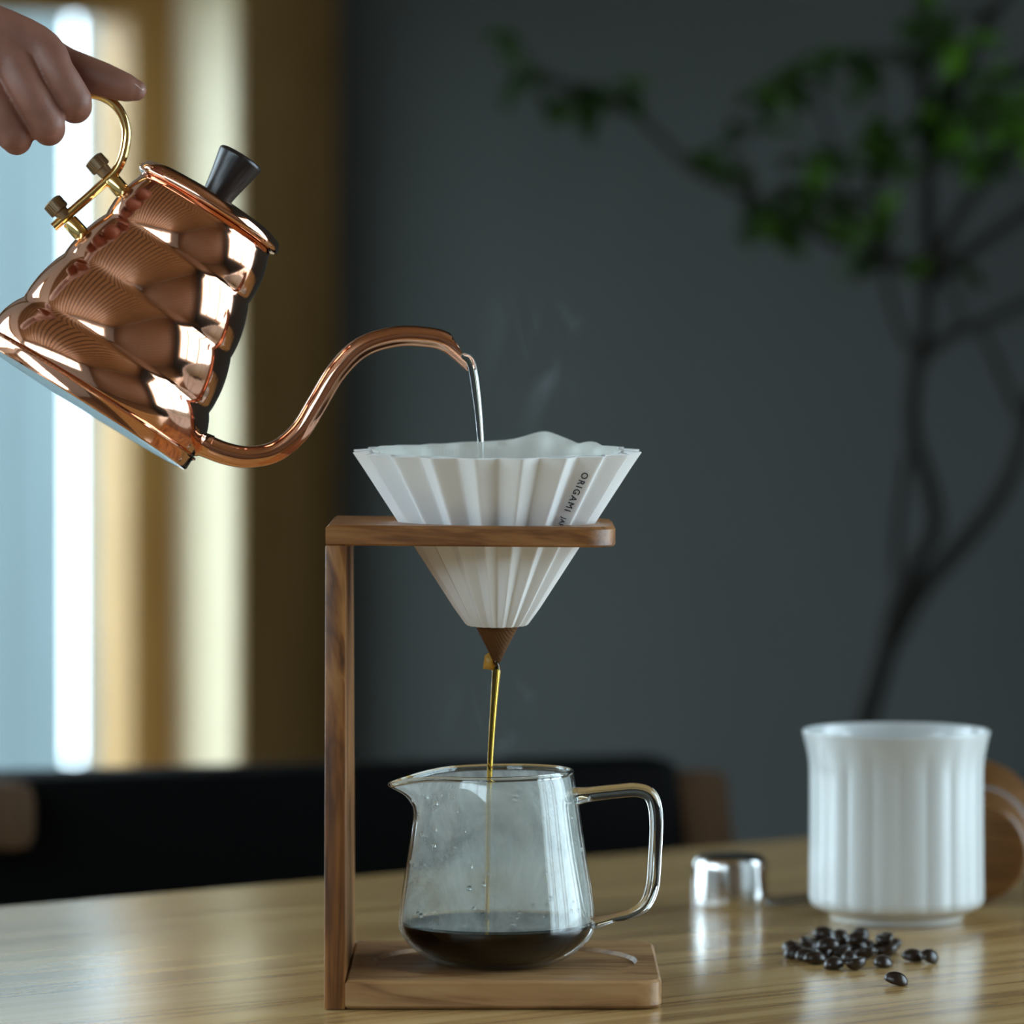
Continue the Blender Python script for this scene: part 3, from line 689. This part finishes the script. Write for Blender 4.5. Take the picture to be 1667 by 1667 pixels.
limb([(-130, 30, .012), (20, 70, .018), (108, 106, .012), (166, 129, .008), (206, 143, .006), (221, 147, .006)], [46, 40, 29, 28.5, 23.5, 18])   # thumb
limb([(-150, -8, .0), (-330, -70, .004), (-620, -190, .01), (-900, -330, .02)], [62, 70, 96, 118])                              # wrist and forearm
me = bpy.data.meshes.new('hand_base'); me.from_pydata([tuple(v) for v in hv], [], hf); me.update()
tmp = bpy.data.objects.new('hand_base', me); COL.objects.link(tmp)
md = tmp.modifiers.new('remesh', 'REMESH'); md.mode = 'VOXEL'; md.voxel_size = 0.0010
md = tmp.modifiers.new('smooth', 'SMOOTH'); md.factor = 0.5; md.iterations = 3
bpy.context.view_layer.update()
me2 = bpy.data.meshes.new_from_object(tmp.evaluated_get(bpy.context.evaluated_depsgraph_get()))
bpy.data.objects.remove(tmp); me2.materials.clear(); me2.name = 'person'
hand = link('person', me2, M['skin'], None)
tag(hand, 'bare hand and forearm gripping the brass kettle handle, thumb along its top', 'person')
# thumbnail on the upper side of the tip
nv, nf = [], []
tip, back = PW(233, 143, .006), PW(206, 130, .006)
ax = (tip - back).normalized(); upn = Vector((ax.z, 0, -ax.x)) * -1
if upn.z < 0: upn = -upn
for i in range(7):
    for j in range(9):
        u = i / 6; v = (j / 8 - .5) * 2
        w = 0.0052 * (1 - 0.25 * max(0, u - .6) / .4)
        p = back + ax * (u * 0.0098) + Vector((0, 1, 0)) * (v * w) + upn * (0.0021 - 0.0022 * v * v - 0.0014 * u * u)
        nv.append(p)
for i in range(6):
    for j in range(8): nf.append((i * 9 + j, i * 9 + j + 1, (i + 1) * 9 + j + 1, (i + 1) * 9 + j))
o = mesh('thumbnail', nv, nf, M['nail'], hand); md = o.modifiers.new('thickness', 'SOLIDIFY'); md.thickness = 0.0006; md.offset = 0

# ------------------------------------------------------------------ mug
mp_ = on_table(1459, 1497)
mg = empty('mug', (mp_.x, mp_.y, 0), 'white fluted ceramic mug without visible handle standing at the right', 'mug')
md_ = D0 + mp_.y; ms = md_ / FPX
def mug_fun(th, r, z, i):
    k = max(0, min(1, (z / ms - 20) / 10)) * max(0, min(1, (292 - z / ms) / 45))
    fl = abs(math.sin(10 * th + 0.35)) ** 0.8
    rr = r * (1 - 0.021 * k * (1 - fl)) ; return (rr * math.cos(th), rr * math.sin(th), z)
MP = [(0, 3), (92, 3), (96, 0), (103, 0), (107, 2), (109, 7), (115, 13), (129, 20), (138, 26), (142.5, 35), (143, 50), (142, 150), (142, 230), (143, 258), (147, 282), (151, 300), (152.5, 306), (151.5, 309), (148, 308), (143, 296), (137, 270), (135, 230), (134, 80), (128, 50), (100, 30), (0, 28)]
lathe('body', smooth_prof([(r * ms, z * ms) for r, z in MP], 4), M['ceramic'], mg, 320, mug_fun, 60, caps=False)

# ------------------------------------------------------------------ upside-down steel scoop
sp_ = on_table(1188.5, 1475); q = (D0 + sp_.y) / FPX
sg = empty('measuring_scoop', (sp_.x, sp_.y, 0), 'small polished steel coffee scoop turned upside down beside the mug', 'scoop')
lathe('cup', [(60 * q, 1 * q), (60 * q, 0), (62 * q, 0), (63 * q, 1.5 * q), (62.5 * q, 20 * q), (60.5 * q, 62 * q), (58.5 * q, 74 * q), (54 * q, 81 * q), (46 * q, 84 * q), (0, 85 * q), (0, 82 * q), (50 * q, 80 * q), (57 * q, 70 * q), (60 * q, 1 * q)], M['steel'], sg, 96, None, 45, caps=False)
h0 = Vector((61 * q, .002, 2.2 * q)); h1 = Vector((0.115, 0.045, 6 * q))
tube('handle', [h0, h0.lerp(h1, .3) + Vector((0, 0, .0015)), h0.lerp(h1, .7) + Vector((0, 0, .001)), h1], [0.0050, 0.0045, 0.0055, 0.006], M['steel'], sg, 16, 'round', 6, squash=(1, 0.3), up=(0.3, -1, 0))

# ------------------------------------------------------------------ coffee beans
def bean_mesh():
    bm = bmesh.new(); bmesh.ops.create_uvsphere(bm, u_segments=20, v_segments=12, radius=1.0)
    for v in bm.verts:
        x, y, z = v.co
        if z < 0:
            z *= 0.35; g = math.exp(-(y / 0.13) ** 2); z += 0.22 * g * (1 - x * x * .6)
        v.co = (x * 0.0061, y * 0.0047, z * 0.0048 + 0.0012)
    bmesh.ops.recalc_face_normals(bm, faces=bm.faces)
    me = bpy.data.meshes.new('coffee_bean'); bm.to_mesh(me); bm.free(); me.materials.append(M['bean'])
    for p in me.polygons: p.use_smooth = True
    return me
BM = bean_mesh()
heap = [(220, 290), (250, 335), (375, 255), (360, 292), (345, 360), (425, 390), (470, 245), (505, 330), (600, 432), (650, 275), (665, 335), (740, 378), (790, 438), (815, 285), (870, 345), (910, 275), (1040, 415), (1000, 300), (1065, 325), (1110, 270), (570, 270), (760, 250)]
upper = [(505, 195), (835, 205), (655, 232), (545, 300), (815, 250), (1045, 262)]
def bean(zx, zy, lift, label, group=None, flip=None):
    px, py = 1250 + zx / 5.557, 1490 + zy / 5.557
    w = on_table(px, py + (0 if not lift else 9), 0.0033); 
    o = bpy.data.objects.new('coffee_bean', BM); COL.objects.link(o)
    rx, ry = random.uniform(-.35, .35), random.uniform(-.25, .25)
    if flip is None and random.random() < .25: rx += math.pi
    o.rotation_euler = (rx, ry, random.uniform(0, math.pi)) if flip is None else flip
    bpy.context.view_layer.update()
    R = o.rotation_euler.to_matrix(); zmin = min((R @ v.co).z for v in BM.vertices)
    o.location = (w.x, w.y, -zmin + lift)
    return tag(o, label, 'coffee bean', group)
for zx, zy in heap: bean(zx, zy, 0, 'dark roasted coffee bean lying in the loose heap before the mug', 'beans in the loose heap')
for zx, zy in upper: bean(zx, zy, 0.0052, 'dark roasted coffee bean resting on top of the loose heap', 'beans on top of the heap')
bean(1310, 358, 0, 'left bean of the pair lying right of the heap', flip=(0.1, .1, .2))
bean(1442, 375, 0, 'right and larger-looking bean of the pair lying right of the heap', flip=(0.5, .1, 1.0))
bean(1150, 575, 0, 'single coffee bean lying in front of all the others', flip=(0.05, 0.25, 0.0))

# ------------------------------------------------------------------ wooden cup lying on its side behind the mug
bw_d = 2.735
bl = empty('wooden_cup', ((1592 - 833.5) / FPX * bw_d, bw_d - D0, 0.0), 'turned brown wooden cup lying on its side behind the mug', 'cup')
BP = [(0, 0), (0.022, 0), (0.0265, 0.0008), (0.0285, 0.004), (0.0295, 0.012), (0.031, 0.021), (0.0318, 0.0225), (0.0318, 0.0265), (0.0325, 0.029), (0.0360, 0.046), (0.0375, 0.062), (0.0380, 0.070), (0.0372, 0.071), (0.0355, 0.069), (0.032, 0.040), (0.026, 0.010), (0, 0.006)]
bo = lathe('shell', smooth_prof(BP, 3), M['bowl'], bl, 96, None, 60, caps=False)
bn = lathe('sheen_band', [(0.0316, 0.0225), (0.0326, 0.0228), (0.0330, 0.0272), (0.0322, 0.0276)], M['sheen_grey'], bl, 96, None, 60, caps=False)  # pale grey ring stands in for a sheen highlight on the wood
axis = Vector((0.05, 0.98, 0.13)).normalized(); e1 = Vector((1, 0, 0)); e1 = (e1 - axis * e1.dot(axis)).normalized(); e2 = axis.cross(e1)
m = Matrix((e1, e2, axis)).transposed().to_4x4()
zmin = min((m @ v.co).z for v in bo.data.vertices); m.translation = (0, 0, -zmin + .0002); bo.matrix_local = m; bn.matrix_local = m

# ------------------------------------------------------------------ tree by the grey wall
TD = 1.55                                        # depth behind the pour-over axis
def TW(px, py, k=0.0): return PW(px, py, TD + k)
root = TW(1385, 1300)
tr = empty('potted_tree', (root.x, root.y, FLOOR), 'slender dark-stemmed tree with sparse green leaves by the grey wall', 'tree')
def TB(pts, r0, r1, name='branch'):
    n = len(pts)
    P = [TW(p[0], p[1], p[2] if len(p) > 2 else 0) - Vector((root.x, root.y, FLOOR)) for p in pts]
    return tube(name, P, [r0 + (r1 - r0) * i / (n - 1) for i in range(n)], M['bark'], tr, 10, 'round', 5)
pz = (FLOOR - ZC) * -FPX / (D0 + TD) + YH
TB([(1340, pz - 330), (1360, 1700), (1372, 1500), (1388, 1300), (1405, 1180), (1432, 1090), (1455, 990)], .013, .009, 'trunk')
TB([(1452, 1000), (1488, 915), (1519, 862), (1512, 800), (1490, 730), (1482, 680), (1488, 605), (1500, 550), (1508, 470), (1510, 400), (1507, 260), (1500, 120), (1492, -40)], .0085, .006)
TB([(1455, 990, .02), (1458, 880, .03), (1466, 800, .03), (1482, 690, .01)], .0045, .0045)
TB([(1440, 1065), (1500, 960), (1570, 880), (1630, 800), (1662, 715), (1690, 600), (1720, 400)], .008, .006)
TB([(1490, 595), (1545, 545), (1600, 525), (1680, 488)], .0055, .004)
TB([(1592, 528), (1625, 600), (1665, 690)], .003, .0045)
TB([(1545, 545), (1560, 500), (1530, 440)], .003, .003)
TB([(1510, 460), (1575, 410), (1640, 365), (1720, 310)], .0065, .0045)
TB([(1510, 450), (1560, 350), (1610, 285), (1660, 200)], .006, .004)
TB([(1505, 240), (1545, 150), (1590, 70), (1640, -20)], .006, .005)
TB([(1505, 270), (1570, 120), (1600, 20)], .004, .003)
TB([(1492, 590), (1456, 520), (1438, 440), (1425, 415)], .004, .003)
TB([(1505, 455), (1470, 435), (1425, 412), (1360, 395), (1270, 345), (1160, 292), (1110, 262), (1065, 215), (1000, 165), (930, 140), (850, 118), (828, 66)], .0055, .0015)
TB([(1270, 345, .01), (1232, 320), (1185, 270), (1220, 212)], .0025, .0012)
TB([(1425, 412, -.02), (1370, 300, -.03), (1350, 220, -.03), (1310, 140, -.03), (1235, 140, -.03)], .003, .0012)
TB([(1470, 435, -.03), (1400, 350, -.04), (1340, 315, -.05), (1310, 265, -.05)], .003, .0012)
TB([(1505, 300, .02), (1450, 220, .03), (1400, 100, .03)], .003, .0012)
# tall floor vase
lathe('vase', smooth_prof([(0, 0), (0.085, 0), (0.10, 0.01), (0.115, 0.10), (0.11, 0.20), (0.085, 0.27), (0.07, 0.29), (0.072, 0.30), (0.066, 0.30), (0.064, 0.285), (0.07, 0.2), (0, 0.02)], 4), M['pot'], tr, 48, None, 60, caps=False)
def leaf_mesh():
    V, F = [], []
    for i in range(7):
        t = i / 6; w = 0.010 * math.sin(math.pi * min(1, t * .93 + .04)) ** 0.8
        for j in (-1, 0, 1): V.append((t * 0.034, j * w, 0.0022 * abs(j) - 0.006 * t * t))
    for i in range(6):
        for j in range(2): F.append((i * 3 + j, i * 3 + j + 1, (i + 1) * 3 + j + 1, (i + 1) * 3 + j))
    me = bpy.data.meshes.new('leaf'); me.from_pydata(V, [], F); me.materials.append(M['leaf'])
    for p in me.polygons: p.use_smooth = True
    return me
LM = leaf_mesh(); LY = LM.copy(); LY.materials[0] = M['lit_leaf']
clusters = [(832, 68, 12, 3), (855, 120, 16, 6), (858, 142, 10, 4), (935, 160, 22, 7), (965, 148, 18, 6), (1018, 132, 18, 6), (1240, 145, 20, 6), (1275, 122, 22, 8), (1318, 112, 18, 6),
            (1398, 92, 16, 6), (1415, 112, 12, 3), (1220, 212, 14, 6), (1185, 268, 20, 8), (1318, 262, 16, 6), (1356, 252, 20, 7), (1340, 316, 22, 8), (1230, 350, 26, 11), (1262, 330, 20, 7), (1255, 372, 10, 3),
            (1395, 360, 18, 7), (1445, 345, 20, 7), (1440, 205, 18, 5), (1515, 45, 28, 9), (1545, 25, 20, 5), (1560, 78, 20, 6), (1575, 148, 24, 8), (1528, 182, 24, 8), (1522, 190, 20, 5), (1600, 165, 26, 8), (1640, 200, 28, 9), (1655, 165, 24, 8),
            (1662, 225, 20, 6), (1590, 258, 26, 8), (1560, 235, 24, 7), (1450, 250, 20, 4), (1535, 425, 20, 5), (1400, 410, 16, 3), (1660, 120, 24, 7), (1490, 95, 20, 4), (1630, 250, 20, 5)]
for x, y, spread, n in clusters:
    for k in range(n):
        p = TW(x + random.gauss(0, spread * .75), y + random.gauss(0, spread * .6), random.uniform(-.06, .06))
        lit = (x > 1490 and y < 270 and random.random() < .6) or (x in (1356, 1395, 1445) and random.random() < .4)
        o = bpy.data.objects.new('leaf', LY if lit else LM); COL.objects.link(o); o.parent = tr
        o.location = p - Vector((root.x, root.y, FLOOR))
        o.rotation_euler = (random.uniform(-.7, .7), random.uniform(-.3, .9), random.uniform(0, 6.28)); s = random.uniform(.7, 1.15); o.scale = (s, s, s)

# ------------------------------------------------------------------ steam
def steam_mat(name, dens, scale):
    m = bpy.data.materials.new(name); m.use_nodes = True; nt = m.node_tree; nt.nodes.remove(nt.nodes['Principled BSDF']); out = nt.nodes['Material Output']
    tc = nt.nodes.new('ShaderNodeTexCoord'); mp = N(nt, 'ShaderNodeMapping'); mp.inputs['Scale'].default_value = (scale, scale, scale * .45)
    L(nt, tc.outputs['Object'], mp.inputs['Vector'])
    n = N(nt, 'ShaderNodeTexNoise', Scale=1.0, Detail=3.0, Roughness=0.5, Distortion=1.6); L(nt, mp.outputs[0], n.inputs['Vector'])
    r = N(nt, 'ShaderNodeMapRange', interpolation_type='SMOOTHSTEP'); L(nt, n.outputs['Fac'], r.inputs[0]); r.inputs[1].default_value = 0.52; r.inputs[2].default_value = 0.74
    g = N(nt, 'ShaderNodeTexGradient', gradient_type='SPHERICAL'); mp2 = N(nt, 'ShaderNodeMapping'); mp2.inputs['Location'].default_value = (-1, -1, -1); mp2.inputs['Scale'].default_value = (2, 2, 2)
    L(nt, tc.outputs['Generated'], mp2.inputs['Vector']); L(nt, mp2.outputs[0], g.inputs['Vector'])
    a = N(nt, 'ShaderNodeMath', operation='MULTIPLY'); L(nt, r.outputs[0], a.inputs[0]); L(nt, g.outputs['Fac'], a.inputs[1])
    b = N(nt, 'ShaderNodeMath', operation='MULTIPLY'); L(nt, a.outputs[0], b.inputs[0]); b.inputs[1].default_value = dens
    v = nt.nodes.new('ShaderNodeVolumeScatter'); v.inputs['Color'].default_value = (0.95, 0.97, 1, 1); v.inputs['Anisotropy'].default_value = 0.2
    L(nt, b.outputs[0], v.inputs['Density']); L(nt, v.outputs[0], out.inputs['Volume']); return m
def steam(px, py, w, h, dens, scale, label):
    c = PW(px, py, 0.0); bm = bmesh.new(); bmesh.ops.create_icosphere(bm, subdivisions=3, radius=1.0, matrix=Matrix.Diagonal((w * S / 2, w * S / 2, h * S / 2, 1)))
    o = bm_obj('steam', bm, steam_mat('steam_vapour', dens, scale), None, True, c); tag(o, label, 'steam', kind='stuff'); return o
steam(868, 565, 196, 320, 9, 26, 'faint white steam wisps curling above the dripper')
steam(795, 1165, 190, 170, 12, 26, 'faint steam haze rising over the glass server mouth')
